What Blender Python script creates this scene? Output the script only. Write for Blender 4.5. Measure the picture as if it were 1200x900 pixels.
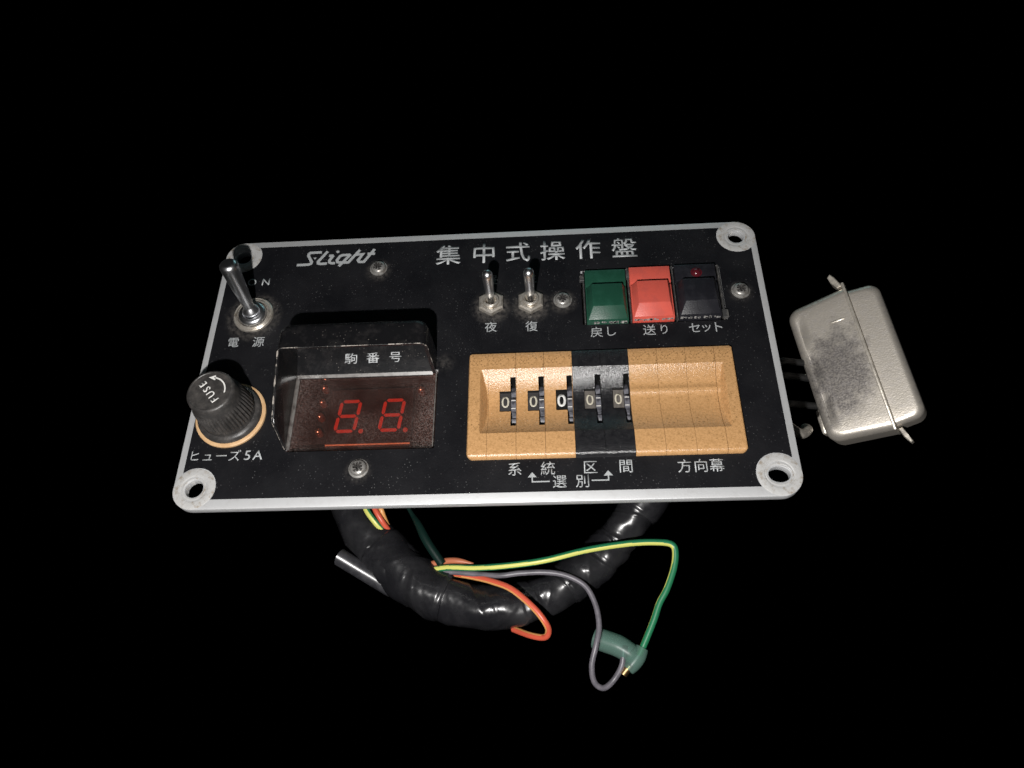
import bpy, bmesh, math, random
from mathutils import Vector, Matrix
from math import sin, cos, pi, radians
random.seed(7)
for o in list(bpy.data.objects): bpy.data.objects.remove(o)
SC = bpy.context.scene
MM = 0.001
TZ = 58.0            # the face of the panel stands 58 mm above the table; all local z values are relative to that face

# ------------------------------------------------------------------ camera
cd = bpy.data.cameras.new('camera'); cam = bpy.data.objects.new('camera', cd); SC.collection.objects.link(cam)
cd.sensor_fit = 'HORIZONTAL'; cd.sensor_width = 36.0; cd.lens = 877.407 / 1200 * 36.0
cd.clip_start = 0.01; cd.clip_end = 20
R = Matrix(((9.97779337e-01, -2.58176252e-04, -6.66057667e-02),
            (-3.22819467e-02, -8.76565930e-01, -4.80197924e-01),
            (-5.82603701e-02, 4.81281730e-01, -8.74627707e-01)))
rot = Matrix((R[0], -R[1], -R[2])).transposed().to_4x4()
cam.matrix_world = Matrix.Translation(Vector((24.838, -133.838, 221.274 + TZ)) * MM) @ rot
SC.camera = cam

# ------------------------------------------------------------------ world, lamps, exposure
w = bpy.data.worlds.new('World'); SC.world = w; w.use_nodes = True
w.node_tree.nodes['Background'].inputs[0].default_value = (0, 0, 0, 1)
w.node_tree.nodes['Background'].inputs[1].default_value = 0.0
def lamp(name, kind, loc, energy, color, **kw):
    l = bpy.data.lights.new(name, kind); o = bpy.data.objects.new(name, l); SC.collection.objects.link(o)
    o.location = Vector((loc[0], loc[1], loc[2] + TZ)) * MM; l.energy = energy; l.color = color
    for k, v in kw.items(): setattr(l, k, v)
    return o
def aim(o, p):
    d = Vector((p[0], p[1], p[2] + TZ)) * MM - o.location
    o.rotation_euler = d.to_track_quat('-Z', 'Y').to_euler()
flash = lamp('phone_flash', 'POINT', (-8, -190, 221), 4.2, (1.0, 0.975, 0.95), shadow_soft_size=0.0035)
rim = lamp('room_light_behind', 'AREA', (60, 560, 120), 0.10, (0.5, 0.95, 1.0), shape='RECTANGLE', size=0.34, size_y=0.14); aim(rim, (0, 0, 0))
soft = lamp('reflection_fill_above', 'AREA', (-160, -330, 900), 0.14, (0.95, 0.97, 1.0), shape='RECTANGLE', size=0.4, size_y=0.28); aim(soft, (0, 0, 0))  # added soft fill, no visible source; gives the chrome something to reflect
SC.view_settings.view_transform = 'Standard'; SC.view_settings.look = 'None'
SC.view_settings.exposure = 0.0; SC.view_settings.gamma = 1.0
SC.render.engine = 'CYCLES'
SC.cycles.max_bounces = 8; SC.cycles.transparent_max_bounces = 8

# ------------------------------------------------------------------ materials
def nt(name):
    m = bpy.data.materials.new(name); m.use_nodes = True
    return m, m.node_tree, m.node_tree.nodes['Principled BSDF']
def pmat(name, base, rough=0.5, metal=0.0, base2=None, nscale=300, lo=0.45, hi=0.62, bump=0.0, bscale=900,
         stretch=(1, 1, 1), rough2=None, spec=0.5, coat=0.0, dust=0.0, dustcol=(.35, .33, .3), dscale=700, dsize=0.09, trans=0.0, bdist=0.0002):
    m, t, p = nt(name); N = t.nodes; L = t.links
    p.inputs['Base Color'].default_value = (*base, 1); p.inputs['Roughness'].default_value = rough
    p.inputs['Metallic'].default_value = metal; p.inputs['Specular IOR Level'].default_value = spec
    p.inputs['Coat Weight'].default_value = coat; p.inputs['Coat Roughness'].default_value = .15
    p.inputs['Transmission Weight'].default_value = trans
    tc = N.new('ShaderNodeTexCoord'); mp = N.new('ShaderNodeMapping'); mp.inputs['Scale'].default_value = stretch
    L.new(tc.outputs['Object'], mp.inputs[0]); col = None
    if base2:
        n = N.new('ShaderNodeTexNoise'); n.inputs['Scale'].default_value = nscale; n.inputs['Detail'].default_value = 6
        n.inputs['Roughness'].default_value = .65; L.new(mp.outputs[0], n.inputs['Vector'])
        r = N.new('ShaderNodeMapRange'); r.inputs[1].default_value = lo; r.inputs[2].default_value = hi; L.new(n.outputs[0], r.inputs[0])
        mx = N.new('ShaderNodeMix'); mx.data_type = 'RGBA'; mx.inputs[6].default_value = (*base, 1); mx.inputs[7].default_value = (*base2, 1)
        L.new(r.outputs[0], mx.inputs[0]); col = mx.outputs[2]
        if rough2 is not None:
            q = N.new('ShaderNodeMapRange'); q.inputs[3].default_value = rough; q.inputs[4].default_value = rough2
            L.new(r.outputs[0], q.inputs[0]); L.new(q.outputs[0], p.inputs['Roughness'])
    if dust:
        v = N.new('ShaderNodeTexVoronoi'); v.inputs['Scale'].default_value = dscale; L.new(tc.outputs['Object'], v.inputs['Vector'])
        c = N.new('ShaderNodeMapRange'); c.inputs[1].default_value = dsize; c.inputs[2].default_value = dsize * .4; L.new(v.outputs['Distance'], c.inputs[0])
        n2 = N.new('ShaderNodeTexNoise'); n2.inputs['Scale'].default_value = 140; L.new(tc.outputs['Object'], n2.inputs['Vector'])
        c2 = N.new('ShaderNodeMapRange'); c2.inputs[1].default_value = .42; c2.inputs[2].default_value = .68; L.new(n2.outputs[0], c2.inputs[0])
        mu = N.new('ShaderNodeMath'); mu.operation = 'MULTIPLY'; L.new(c.outputs[0], mu.inputs[0]); L.new(c2.outputs[0], mu.inputs[1])
        mu2 = N.new('ShaderNodeMath'); mu2.operation = 'MULTIPLY'; mu2.inputs[1].default_value = dust; L.new(mu.outputs[0], mu2.inputs[0])
        mx = N.new('ShaderNodeMix'); mx.data_type = 'RGBA'; mx.inputs[7].default_value = (*dustcol, 1)
        if col: L.new(col, mx.inputs[6])
        else: mx.inputs[6].default_value = (*base, 1)
        L.new(mu2.outputs[0], mx.inputs[0]); col = mx.outputs[2]
    if col: L.new(col, p.inputs['Base Color'])
    if bump:
        n = N.new('ShaderNodeTexNoise'); n.inputs['Scale'].default_value = bscale; n.inputs['Detail'].default_value = 3
        L.new(mp.outputs[0], n.inputs['Vector'])
        b = N.new('ShaderNodeBump'); b.inputs['Strength'].default_value = bump; b.inputs['Distance'].default_value = bdist
        L.new(n.outputs[0], b.inputs['Height']); L.new(b.outputs[0], p.inputs['Normal'])
    return m
M = {}
M['alu'] = pmat('brushed_aluminium', (.74, .75, .76), .42, .4, (.66, .66, .66), 300, .5, .8, .12, 1500)
M['boss'] = pmat('worn_corner_metal', (.70, .70, .69), .45, .3, (.40, .33, .25), 420, .50, .70, .5, 700)
M['black'] = pmat('black_face_print', (.0062, .0063, .0080), .42, 0, (.015, .015, .017), 45, .38, .72, .25, 1300, dust=.5, dustcol=(.22, .22, .22), dscale=900, dsize=.2, spec=.38)
M['print'] = pmat('silver_grey_ink', (.47, .49, .50), .5, .1, (.33, .35, .36), 900, .5, .8)
M['white'] = pmat('white_ink', (.80, .79, .76), .5)
M['hood'] = pmat('black_moulded_plastic', (.008, .008, .009), .26, 0, (.028, .026, .026), 220, .5, .78, .2, 900, dust=.6, dustcol=(.3, .27, .24), dscale=750, dsize=.16)
M['chip'] = pmat('chipped_plastic_edge', (.03, .03, .03), .4, 0, (.42, .38, .34), 420, .5, .56, .3)
M['ochre'] = pmat('ochre_textured_plastic', (.61, .345, .15), .27, 0, (.47, .26, .105), 1100, .44, .66, .65, 2600, dust=.75, dustcol=(.15, .08, .03), dscale=1150, dsize=.36, spec=.7)
M['blackmod'] = pmat('black_textured_plastic', (.012, .012, .014), .24, 0, (.026, .026, .028), 500, .4, .7, .8, 2600, dust=.5, dustcol=(.12, .12, .12), dscale=900, dsize=.16, spec=1.0)
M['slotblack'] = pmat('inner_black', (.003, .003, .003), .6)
M['wheel'] = pmat('grey_wheel_plastic', (.15, .15, .17), .32, 0, (.06, .06, .07), 600)
M['drum'] = pmat('charcoal_drum', (.045, .042, .042), .5)
M['drum2'] = pmat('dusty_grey_drum', (.15, .135, .12), .6, 0, (.10, .09, .08), 700)
M['cream'] = pmat('cream_digit', (.62, .58, .47), .5)
M['chrome'] = pmat('chrome', (.97, .98, 1.0), .31, 1)
M['nickel'] = pmat('dull_nickel', (.60, .56, .50), .36, .65, (.26, .22, .17), 420, .48, .7, .3, 900, rough2=.5)
M['screw'] = pmat('screw_zinc', (.42, .41, .39), .38, .6, (.2, .17, .14), 600, .5, .7, .3)
M['green'] = pmat('green_button_plastic', (.013, .066, .040), .33, 0, (.017, .08, .05), 300, bump=.15, bscale=2500, dust=.4, dustcol=(.25, .3, .27), dscale=1000)
M['red'] = pmat('coral_red_button_plastic', (.68, .112, .08), .33, 0, (.60, .105, .08), 300, bump=.15, bscale=2500, dust=.3, dustcol=(.7, .5, .45), dscale=1000)
M['key'] = pmat('black_button_plastic', (.014, .014, .018), .33, 0, (.022, .022, .027), 300, bump=.2, bscale=2500, dust=.4, dscale=1000)
M['keyframe'] = pmat('grey_button_frame', (.05, .05, .05), .5, 0, (.16, .15, .14), 500, .45, .7)
M['grime'] = pmat('grey_grime', (.5, .48, .45), .8, 0, (.2, .2, .2), 900, .4, .6, .6)
M['led'] = pmat('dark_red_led', (.09, .010, .016), .12, 0, coat=1)
M['fuse'] = pmat('black_bakelite', (.036, .034, .033), .42, 0, (.085, .078, .073), 350, .42, .72, .35, 1200, dust=.5, dustcol=(.25, .23, .2), dscale=900, dsize=.17)
M['ring'] = pmat('cream_plastic_ring', (.72, .47, .25), .5, 0, (.62, .38, .19), 300)
M['seg'] = pmat('red_led_segment', (.68, .065, .032), .5)
M['segdot'] = pmat('dull_red_led_point', (.55, .09, .05), .5)
M['hoodedge'] = pmat('hood_edge_highlight', (.17, .16, .15), .38, 0, (.08, .07, .065), 500, spec=1.0)  # pale base colour paints the highlight along sill, fillet and window rim
M['dispface'] = pmat('display_module_face', (.018, .013, .012), .5, 0, (.026, .018, .016), 200)
M['board'] = pmat('display_board', (.020, .014, .012), .6, 0, (.03, .018, .016), 160, .4, .6)
M['bar'] = pmat('orange_module_edge', (.95, .60, .36), .45, 0, (.75, .42, .22), 500)
M['ledlens'] = pmat('small_led_lens', (.30, .14, .09), .30, .55, spec=1)
M['ledchip'] = pmat('led_reflector', (1.0, .80, .62), .32, 1)
M['vinyl'] = pmat('black_vinyl_tape', (.012, .012, .014), .24, 0, (.028, .028, .030), 60, .44, .72, 1.0, 70, rough2=.36, dust=.25, dustcol=(.2, .2, .2), dscale=800, bdist=.0011)
M['clip'] = pmat('black_split_tube', (.03, .03, .034), .32, 0, (.05, .05, .055), 300, bump=.15, bscale=300, spec=.9)
M['wgreen'] = pmat('green_wire_skin', (.02, .19, .085), .38)
M['wyellow'] = pmat('yellow_wire_skin', (.66, .66, .16), .4)
M['wgrey'] = pmat('grey_wire_skin', (.15, .14, .16), .4, 0, (.10, .095, .11), 200)
M['worange'] = pmat('orange_red_wire_skin', (.66, .11, .06), .38)
M['wamber'] = pmat('amber_wire_skin', (.75, .36, .12), .38)
M['wbrown'] = pmat('brown_wire_skin', (.5, .16, .08), .4)
M['wdkgreen'] = pmat('dark_green_wire_skin', (.004, .018, .014), .4)
M['brass'] = pmat('brass', (.75, .50, .24), .35, 1)
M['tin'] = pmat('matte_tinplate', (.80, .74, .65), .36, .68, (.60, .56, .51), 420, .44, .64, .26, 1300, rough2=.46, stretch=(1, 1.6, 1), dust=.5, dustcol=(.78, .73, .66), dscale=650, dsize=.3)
M['tinedge'] = pmat('tinplate_edge', (.85, .79, .69), .36, .6, (.40, .37, .33), 200, .45, .7, .3)
M['chassis'] = pmat('dark_chassis', (.01, .01, .01), .7)
M['table'] = pmat('black_backdrop_cloth', (.0, .0, .0), 1.0, spec=0.0)
# grey dust that has gathered round the switches and beside the hood
m = M['black']; N = m.node_tree.nodes; L = m.node_tree.links; p = N['Principled BSDF']
src = p.inputs['Base Color'].links[0].from_socket; tc = N.new('ShaderNodeTexCoord'); acc = None
for (x, y, r0, r1_, st_) in ((2.7, 19.4, 4.2, 8.2, .8), (16.9, 19.4, 4.2, 8.2, .8), (-84.4, 19.2, 8.0, 11.5, .55), (-39.9, 38.0, 2.8, 6.0, .5), (28.3, 20.6, 2.8, 6.0, .6), (91.1, 22.0, 2.8, 5.5, .3), (-39.5, -42.2, 2.8, 5.5, .3), (-13.3, -3.0, .5, 5.0, .35)):
    d = N.new('ShaderNodeVectorMath'); d.operation = 'DISTANCE'; d.inputs[1].default_value = (x * MM, y * MM, 0); L.new(tc.outputs['Object'], d.inputs[0])
    q = N.new('ShaderNodeMapRange'); q.interpolation_type = 'SMOOTHSTEP'; q.inputs[1].default_value = r1_ * MM; q.inputs[2].default_value = r0 * MM; q.inputs[4].default_value = st_; L.new(d.outputs['Value'], q.inputs[0])
    if acc is None: acc = q.outputs[0]
    else:
        a_ = N.new('ShaderNodeMath'); a_.operation = 'MAXIMUM'; L.new(acc, a_.inputs[0]); L.new(q.outputs[0], a_.inputs[1]); acc = a_.outputs[0]
n_ = N.new('ShaderNodeTexNoise'); n_.inputs['Scale'].default_value = 700; n_.inputs['Detail'].default_value = 6; L.new(tc.outputs['Object'], n_.inputs['Vector'])
q = N.new('ShaderNodeMapRange'); q.inputs[1].default_value = .35; q.inputs[2].default_value = .7; L.new(n_.outputs[0], q.inputs[0])
a_ = N.new('ShaderNodeMath'); a_.operation = 'MULTIPLY'; L.new(acc, a_.inputs[0]); L.new(q.outputs[0], a_.inputs[1])
mx = N.new('ShaderNodeMix'); mx.data_type = 'RGBA'; mx.inputs[7].default_value = (.12, .11, .10, 1); L.new(a_.outputs[0], mx.inputs[0]); L.new(src, mx.inputs[6]); L.new(mx.outputs[2], p.inputs['Base Color'])
# dark blotch painted on the connector's broad face, standing in for its shading
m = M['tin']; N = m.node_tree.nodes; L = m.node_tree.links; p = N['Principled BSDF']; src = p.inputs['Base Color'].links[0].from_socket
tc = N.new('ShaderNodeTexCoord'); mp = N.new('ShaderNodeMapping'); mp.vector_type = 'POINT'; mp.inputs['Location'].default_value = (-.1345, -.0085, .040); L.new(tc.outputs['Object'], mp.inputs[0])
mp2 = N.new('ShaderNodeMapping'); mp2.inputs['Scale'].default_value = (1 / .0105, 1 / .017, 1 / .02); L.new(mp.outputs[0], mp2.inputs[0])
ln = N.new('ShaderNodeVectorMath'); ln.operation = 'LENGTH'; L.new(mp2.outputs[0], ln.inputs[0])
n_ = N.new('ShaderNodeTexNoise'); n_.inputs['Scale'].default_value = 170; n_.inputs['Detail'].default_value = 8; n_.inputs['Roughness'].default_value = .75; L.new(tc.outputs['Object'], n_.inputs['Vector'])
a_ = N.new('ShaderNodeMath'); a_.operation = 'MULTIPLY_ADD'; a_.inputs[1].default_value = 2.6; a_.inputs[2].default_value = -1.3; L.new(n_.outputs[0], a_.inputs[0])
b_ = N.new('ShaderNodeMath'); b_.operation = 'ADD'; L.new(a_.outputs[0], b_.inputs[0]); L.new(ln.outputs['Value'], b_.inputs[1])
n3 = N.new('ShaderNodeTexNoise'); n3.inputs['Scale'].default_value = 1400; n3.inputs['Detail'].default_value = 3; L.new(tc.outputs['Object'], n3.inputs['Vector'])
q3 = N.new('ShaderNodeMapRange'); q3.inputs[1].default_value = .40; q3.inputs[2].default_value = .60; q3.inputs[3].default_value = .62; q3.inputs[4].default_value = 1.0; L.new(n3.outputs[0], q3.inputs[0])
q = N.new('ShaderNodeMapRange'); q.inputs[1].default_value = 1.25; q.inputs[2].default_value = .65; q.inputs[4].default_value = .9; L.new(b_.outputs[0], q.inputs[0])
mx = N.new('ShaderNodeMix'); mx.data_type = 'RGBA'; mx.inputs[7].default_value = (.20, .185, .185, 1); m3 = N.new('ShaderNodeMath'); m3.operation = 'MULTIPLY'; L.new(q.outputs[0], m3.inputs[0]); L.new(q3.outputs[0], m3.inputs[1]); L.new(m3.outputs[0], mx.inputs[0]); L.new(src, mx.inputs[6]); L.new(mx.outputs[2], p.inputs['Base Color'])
# smoked red window
m, t, p = nt('smoked_red_acrylic'); N = t.nodes; L = t.links
N.remove(p); out = N['Material Output']
tr = N.new('ShaderNodeBsdfTransparent'); tr.inputs[0].default_value = (.88, .67, .62, 1)
gl = N.new('ShaderNodeBsdfGlossy'); gl.inputs['Roughness'].default_value = .13
df = N.new('ShaderNodeBsdfDiffuse'); df.inputs[0].default_value = (.34, .28, .26, 1)
fr = N.new('ShaderNodeFresnel'); fr.inputs[0].default_value = 1.48
tc = N.new('ShaderNodeTexCoord')
n1 = N.new('ShaderNodeTexNoise'); n1.inputs['Scale'].default_value = 2600; n1.inputs['Detail'].default_value = 5; L.new(tc.outputs['Object'], n1.inputs['Vector'])
n2 = N.new('ShaderNodeTexNoise'); n2.inputs['Scale'].default_value = 70; L.new(tc.outputs['Object'], n2.inputs['Vector'])
r1 = N.new('ShaderNodeMapRange'); r1.inputs[1].default_value = .44; r1.inputs[2].default_value = .76; L.new(n1.outputs[0], r1.inputs[0])
r2 = N.new('ShaderNodeMapRange'); r2.inputs[1].default_value = .38; r2.inputs[2].default_value = .70; r2.inputs[3].default_value = .0; r2.inputs[4].default_value = .55; L.new(n2.outputs[0], r2.inputs[0])
# more settled dust towards the rim of the pane (pane spans 47.9 x 26 mm, origin at its middle)
sx = N.new('ShaderNodeSeparateXYZ'); L.new(tc.outputs['Object'], sx.inputs[0])
ab = N.new('ShaderNodeMath'); ab.operation = 'ABSOLUTE'; L.new(sx.outputs[0], ab.inputs[0])
er = N.new('ShaderNodeMapRange'); er.inputs[1].default_value = .0155; er.inputs[2].default_value = .0235; er.inputs[4].default_value = .75; L.new(ab.outputs[0], er.inputs[0])
ad = N.new('ShaderNodeMath'); ad.operation = 'ADD'; L.new(r2.outputs[0], ad.inputs[0]); L.new(er.outputs[0], ad.inputs[1])
mu = N.new('ShaderNodeMath'); mu.operation = 'MULTIPLY'; L.new(r1.outputs[0], mu.inputs[0]); L.new(ad.outputs[0], mu.inputs[1])
ms = N.new('ShaderNodeMath'); ms.operation = 'MULTIPLY_ADD'; ms.inputs[1].default_value = .48; ms.inputs[2].default_value = .025; L.new(mu.outputs[0], ms.inputs[0])
mxa = N.new('ShaderNodeMixShader'); L.new(ms.outputs[0], mxa.inputs[0]); L.new(tr.outputs[0], mxa.inputs[1]); L.new(df.outputs[0], mxa.inputs[2])
mxb = N.new('ShaderNodeMixShader'); L.new(fr.outputs[0], mxb.inputs[0]); L.new(mxa.outputs[0], mxb.inputs[1]); L.new(gl.outputs[0], mxb.inputs[2])
L.new(mxb.outputs[0], out.inputs[0]); M['smoke'] = m
# translucent crimp sleeve
m, t, p = nt('translucent_green_sleeve'); N = t.nodes; L = t.links
p.inputs['Base Color'].default_value = (.17, .28, .24, 1); p.inputs['Roughness'].default_value = .35
tr = N.new('ShaderNodeBsdfTransparent'); tr.inputs[0].default_value = (.65, .9, .82, 1)
mx = N.new('ShaderNodeMixShader'); mx.inputs[0].default_value = .42
L.new(tr.outputs[0], mx.inputs[1]); L.new(p.outputs[0], mx.inputs[2]); L.new(mx.outputs[0], N['Material Output'].inputs[0]); M['sleeve'] = m

# ------------------------------------------------------------------ object helpers
WL = {}
def root(name, label, cat, loc, group=None):
    o = bpy.data.objects.new(name, None); SC.collection.objects.link(o); o.empty_display_size = .01
    o.location = Vector((loc[0], loc[1], loc[2] + TZ)) * MM
    o['label'] = label; o['category'] = cat
    if group: o['group'] = group
    WL[o.name] = Vector(loc); return o
def link_mesh(name, me, mats, parent, loc=(0, 0, 0), label=None):
    o = bpy.data.objects.new(name, me); SC.collection.objects.link(o)
    for m_ in (mats if isinstance(mats, (list, tuple)) else [mats]):
        if len(me.materials) < (len(mats) if isinstance(mats, (list, tuple)) else 1): me.materials.append(m_)
    WL[o.name] = Vector(loc)
    if parent:
        o.parent = parent; o.location = (Vector(loc) - WL[parent.name]) * MM
    else: o.location = Vector((loc[0], loc[1], loc[2] + TZ)) * MM
    if label: o['label'] = label
    return o
def part(name, bm, mats, parent, loc=(0, 0, 0), smooth=None, label=None):
    """bm is in mm, in panel coordinates relative to loc"""
    bmesh.ops.recalc_face_normals(bm, faces=bm.faces[:])
    bmesh.ops.scale(bm, vec=(MM, MM, MM), verts=bm.verts[:])
    me = bpy.data.meshes.new(name); bm.to_mesh(me); bm.free()
    if smooth is not None:
        for p_ in me.polygons: p_.use_smooth = True
        me.set_sharp_from_angle(angle=radians(smooth))
    return link_mesh(name, me, mats, parent, loc, label)
def copy_part(src, parent, loc, name=None):
    o = src.copy(); SC.collection.objects.link(o); o.parent = parent
    WL[o.name] = Vector(loc); o.location = (Vector(loc) - WL[parent.name]) * MM
    for c in [k for k in src.children]:
        d = WL[c.name] - WL[src.name]
        copy_part(c, o, Vector(loc) + d)
    return o
def box(bm, x0, x1, y0, y1, z0, z1, bev=0, seg=2):
    r = bmesh.ops.create_cube(bm, size=1)
    vs = r['verts']
    for v in vs: v.co = Vector(((x0 + x1) / 2 + v.co.x * (x1 - x0), (y0 + y1) / 2 + v.co.y * (y1 - y0), (z0 + z1) / 2 + v.co.z * (z1 - z0)))
    if bev: bmesh.ops.bevel(bm, geom=list({e for v in vs for e in v.link_edges}), offset=bev, segments=seg, affect='EDGES', profile=.5)
def prism(bm, poly, a0, a1, axis='z', bev=0, seg=2, top_only=False):
    def P(p, a):
        return (p[0], p[1], a) if axis == 'z' else ((a, p[0], p[1]) if axis == 'x' else (p[0], a, p[1]))
    A = [bm.verts.new(P(p, a0)) for p in poly]; B = [bm.verts.new(P(p, a1)) for p in poly]
    n = len(poly); fs = [bm.faces.new(A), bm.faces.new(B)]
    for i in range(n): bm.faces.new((A[i], A[(i + 1) % n], B[(i + 1) % n], B[i]))
    if bev:
        es = list(fs[1].edges) + ([] if top_only else list(fs[0].edges))
        bmesh.ops.bevel(bm, geom=es, offset=bev, segments=seg, affect='EDGES', profile=.5)
def lathe(bm, prof, n=48, cx=0, cy=0, fn=None, cap0=False, cap1=False):
    rings = []
    for r, z in prof:
        rings.append([bm.verts.new((cx + (r + (fn(r, z, 2 * pi * k / n) if fn else 0)) * cos(2 * pi * k / n), cy + (r + (fn(r, z, 2 * pi * k / n) if fn else 0)) * sin(2 * pi * k / n), z)) for k in range(n)])
    for a, b in zip(rings, rings[1:]):
        for k in range(n): bm.faces.new((a[k], a[(k + 1) % n], b[(k + 1) % n], b[k]))
    if cap0: bm.faces.new(rings[0])
    if cap1: bm.faces.new(rings[-1])
    return rings
def catmull(pts, sub=8):
    P = [Vector(p) for p in pts]; P = [2 * P[0] - P[1]] + P + [2 * P[-1] - P[-2]]; out_ = []
    for i in range(1, len(P) - 2):
        a, b, c, d = P[i - 1:i + 3]
        for k in range(sub):
            t_ = k / sub
            out_.append(.5 * ((2 * b) + (c - a) * t_ + (2 * a - 5 * b + 4 * c - d) * t_ ** 2 + (3 * b - a - 3 * c + d) * t_ ** 3))
    out_.append(P[-2]); return out_
def tube(bm, pts, rad, n=12, sub=8, matfn=None, fn=None, caps=True):
    """rad: number or f(t); matfn(t, ang) -> material index; fn(t, ang) radius factor"""
    C = catmull(pts, sub) if sub else [Vector(p) for p in pts]; rings = []; up = Vector((0, 0, 1)); m_ = len(C)
    for i, c in enumerate(C):
        d = (C[min(i + 1, m_ - 1)] - C[max(i - 1, 0)]).normalized()
        s = d.cross(up)
        s = s.normalized() if s.length > 1e-4 else Vector((1, 0, 0)); u = s.cross(d)
        t_ = i / (m_ - 1); r = rad(t_) if callable(rad) else rad
        rings.append([bm.verts.new(c + (s * cos(2 * pi * k / n) + u * sin(2 * pi * k / n)) * r * (fn(t_, 2 * pi * k / n) if fn else 1)) for k in range(n)])
    for i in range(m_ - 1):
        for k in range(n):
            f = bm.faces.new((rings[i][k], rings[i][(k + 1) % n], rings[i + 1][(k + 1) % n], rings[i + 1][k]))
            if matfn: f.material_index = matfn(i / (m_ - 1), 2 * pi * (k + .5) / n)
    if caps: bm.faces.new(rings[0]); bm.faces.new(rings[-1])
    return rings
def text_mesh(s, size, extrude=.05, offset=0.0, sx=1.0, shear=0.0):
    c = bpy.data.curves.new('t', 'FONT'); c.body = s; c.size = size; c.extrude = 0; c.offset = offset; c.resolution_u = 3
    c.align_x = 'CENTER'; c.align_y = 'BOTTOM_BASELINE'; c.shear = shear
    o = bpy.data.objects.new('t', c); SC.collection.objects.link(o)
    me = bpy.data.meshes.new_from_object(o, depsgraph=bpy.context.evaluated_depsgraph_get())
    bpy.data.objects.remove(o)
    bm = bmesh.new(); bm.from_mesh(me); bpy.data.meshes.remove(me)
    xs = [v.co.x for v in bm.verts]; ys = [v.co.y for v in bm.verts]
    if xs:
        cx = (min(xs) + max(xs)) / 2; cy = (min(ys) + max(ys)) / 2
        for v in bm.verts: v.co = Vector(((v.co.x - cx) * sx, v.co.y - cy, 0))
    return bm
def add_text(bm, s, x, y, size, z, offset=0.0, sx=1.0, rotz=0.0, mat=None, thick=.06, shear=0.0):
    tb = text_mesh(s, size, offset=offset, sx=sx, shear=shear)
    bmesh.ops.remove_doubles(tb, verts=tb.verts[:], dist=1e-5)
    r = bmesh.ops.extrude_face_region(tb, geom=tb.faces[:])
    for v in [g for g in r['geom'] if isinstance(g, bmesh.types.BMVert)]: v.co.z += thick
    X = Matrix.Translation((x, y, z)) @ Matrix.Rotation(rotz, 4, 'Z')
    if mat is not None: X = mat
    bmesh.ops.transform(tb, matrix=X, verts=tb.verts[:])
    me = bpy.data.meshes.new('x'); tb.to_mesh(me); tb.free(); bm.from_mesh(me); bpy.data.meshes.remove(me)
def stroke(bm, pts, wd, z, thick=.06, closed=False):
    P = [Vector((p[0], p[1])) for p in pts]; n = len(P); A = []; B = []
    for i, p in enumerate(P):
        a = P[i] - P[i - 1] if i > 0 else P[1] - P[0]; b = P[i + 1] - P[i] if i < n - 1 else P[-1] - P[-2]
        a.normalize(); b.normalize(); tn = (a + b).normalized(); nn = Vector((-tn.y, tn.x)); k = 1 / max(.55, nn.dot(Vector((-a.y, a.x))))
        A.append(p + nn * wd / 2 * k); B.append(p - nn * wd / 2 * k)
    for i in range(n - 1):
        lo = [bm.verts.new((q.x, q.y, z)) for q in (A[i], B[i], B[i + 1], A[i + 1])]
        hi = [bm.verts.new((q.x, q.y, z + thick)) for q in (A[i], B[i], B[i + 1], A[i + 1])]
        bm.faces.new(hi); bm.faces.new(lo)
        for k in range(4): bm.faces.new((lo[k], lo[(k + 1) % 4], hi[(k + 1) % 4], hi[k]))
def disc(bm, x, y, r, z, thick=.06, n=20):
    prism(bm, [(x + r * cos(2 * pi * k / n), y + r * sin(2 * pi * k / n)) for k in range(n)], z, z + thick)
def sheet(outline, holes, z0, z1, bev=0):
    """flat plate with holes, from a filled 2D curve"""
    c = bpy.data.curves.new('s', 'CURVE'); c.dimensions = '2D'; c.fill_mode = 'BOTH'
    c.extrude = (z1 - z0) / 2 - bev; c.bevel_depth = bev; c.bevel_resolution = 1; c.offset = -bev
    for lp in [outline] + holes:
        s = c.splines.new('POLY'); s.points.add(len(lp) - 1); s.use_cyclic_u = True
        for q, p_ in zip(s.points, lp): q.co = (p_[0], p_[1], 0, 1)
    o = bpy.data.objects.new('s', c); SC.collection.objects.link(o)
    me = bpy.data.meshes.new_from_object(o, depsgraph=bpy.context.evaluated_depsgraph_get()); bpy.data.objects.remove(o)
    bm = bmesh.new(); bm.from_mesh(me); bpy.data.meshes.remove(me)
    bmesh.ops.remove_doubles(bm, verts=bm.verts[:], dist=1e-4)
    bmesh.ops.translate(bm, vec=(0, 0, (z0 + z1) / 2), verts=bm.verts[:]); return bm
def rrect(x0, x1, y0, y1, r, n=6):
    out_ = []
    for cx, cy, a in ((x1 - r, y1 - r, 0), (x0 + r, y1 - r, 90), (x0 + r, y0 + r, 180), (x1 - r, y0 + r, 270)):
        for k in range(n + 1):
            t_ = radians(a + 90 * k / n); out_.append((cx + r * cos(t_), cy + r * sin(t_)))
    return out_
def circ(x, y, r, n=32, sx=1, sy=1): return [(x + sx * r * cos(2 * pi * k / n), y + sy * r * sin(2 * pi * k / n)) for k in range(n)]

# ------------------------------------------------------------------ setting
bm = bmesh.new(); bmesh.ops.create_grid(bm, x_segments=2, y_segments=2, size=2500)
o = part('backdrop', bm, M['table'], None, (0, 0, -TZ)); o['kind'] = 'structure'

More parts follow.
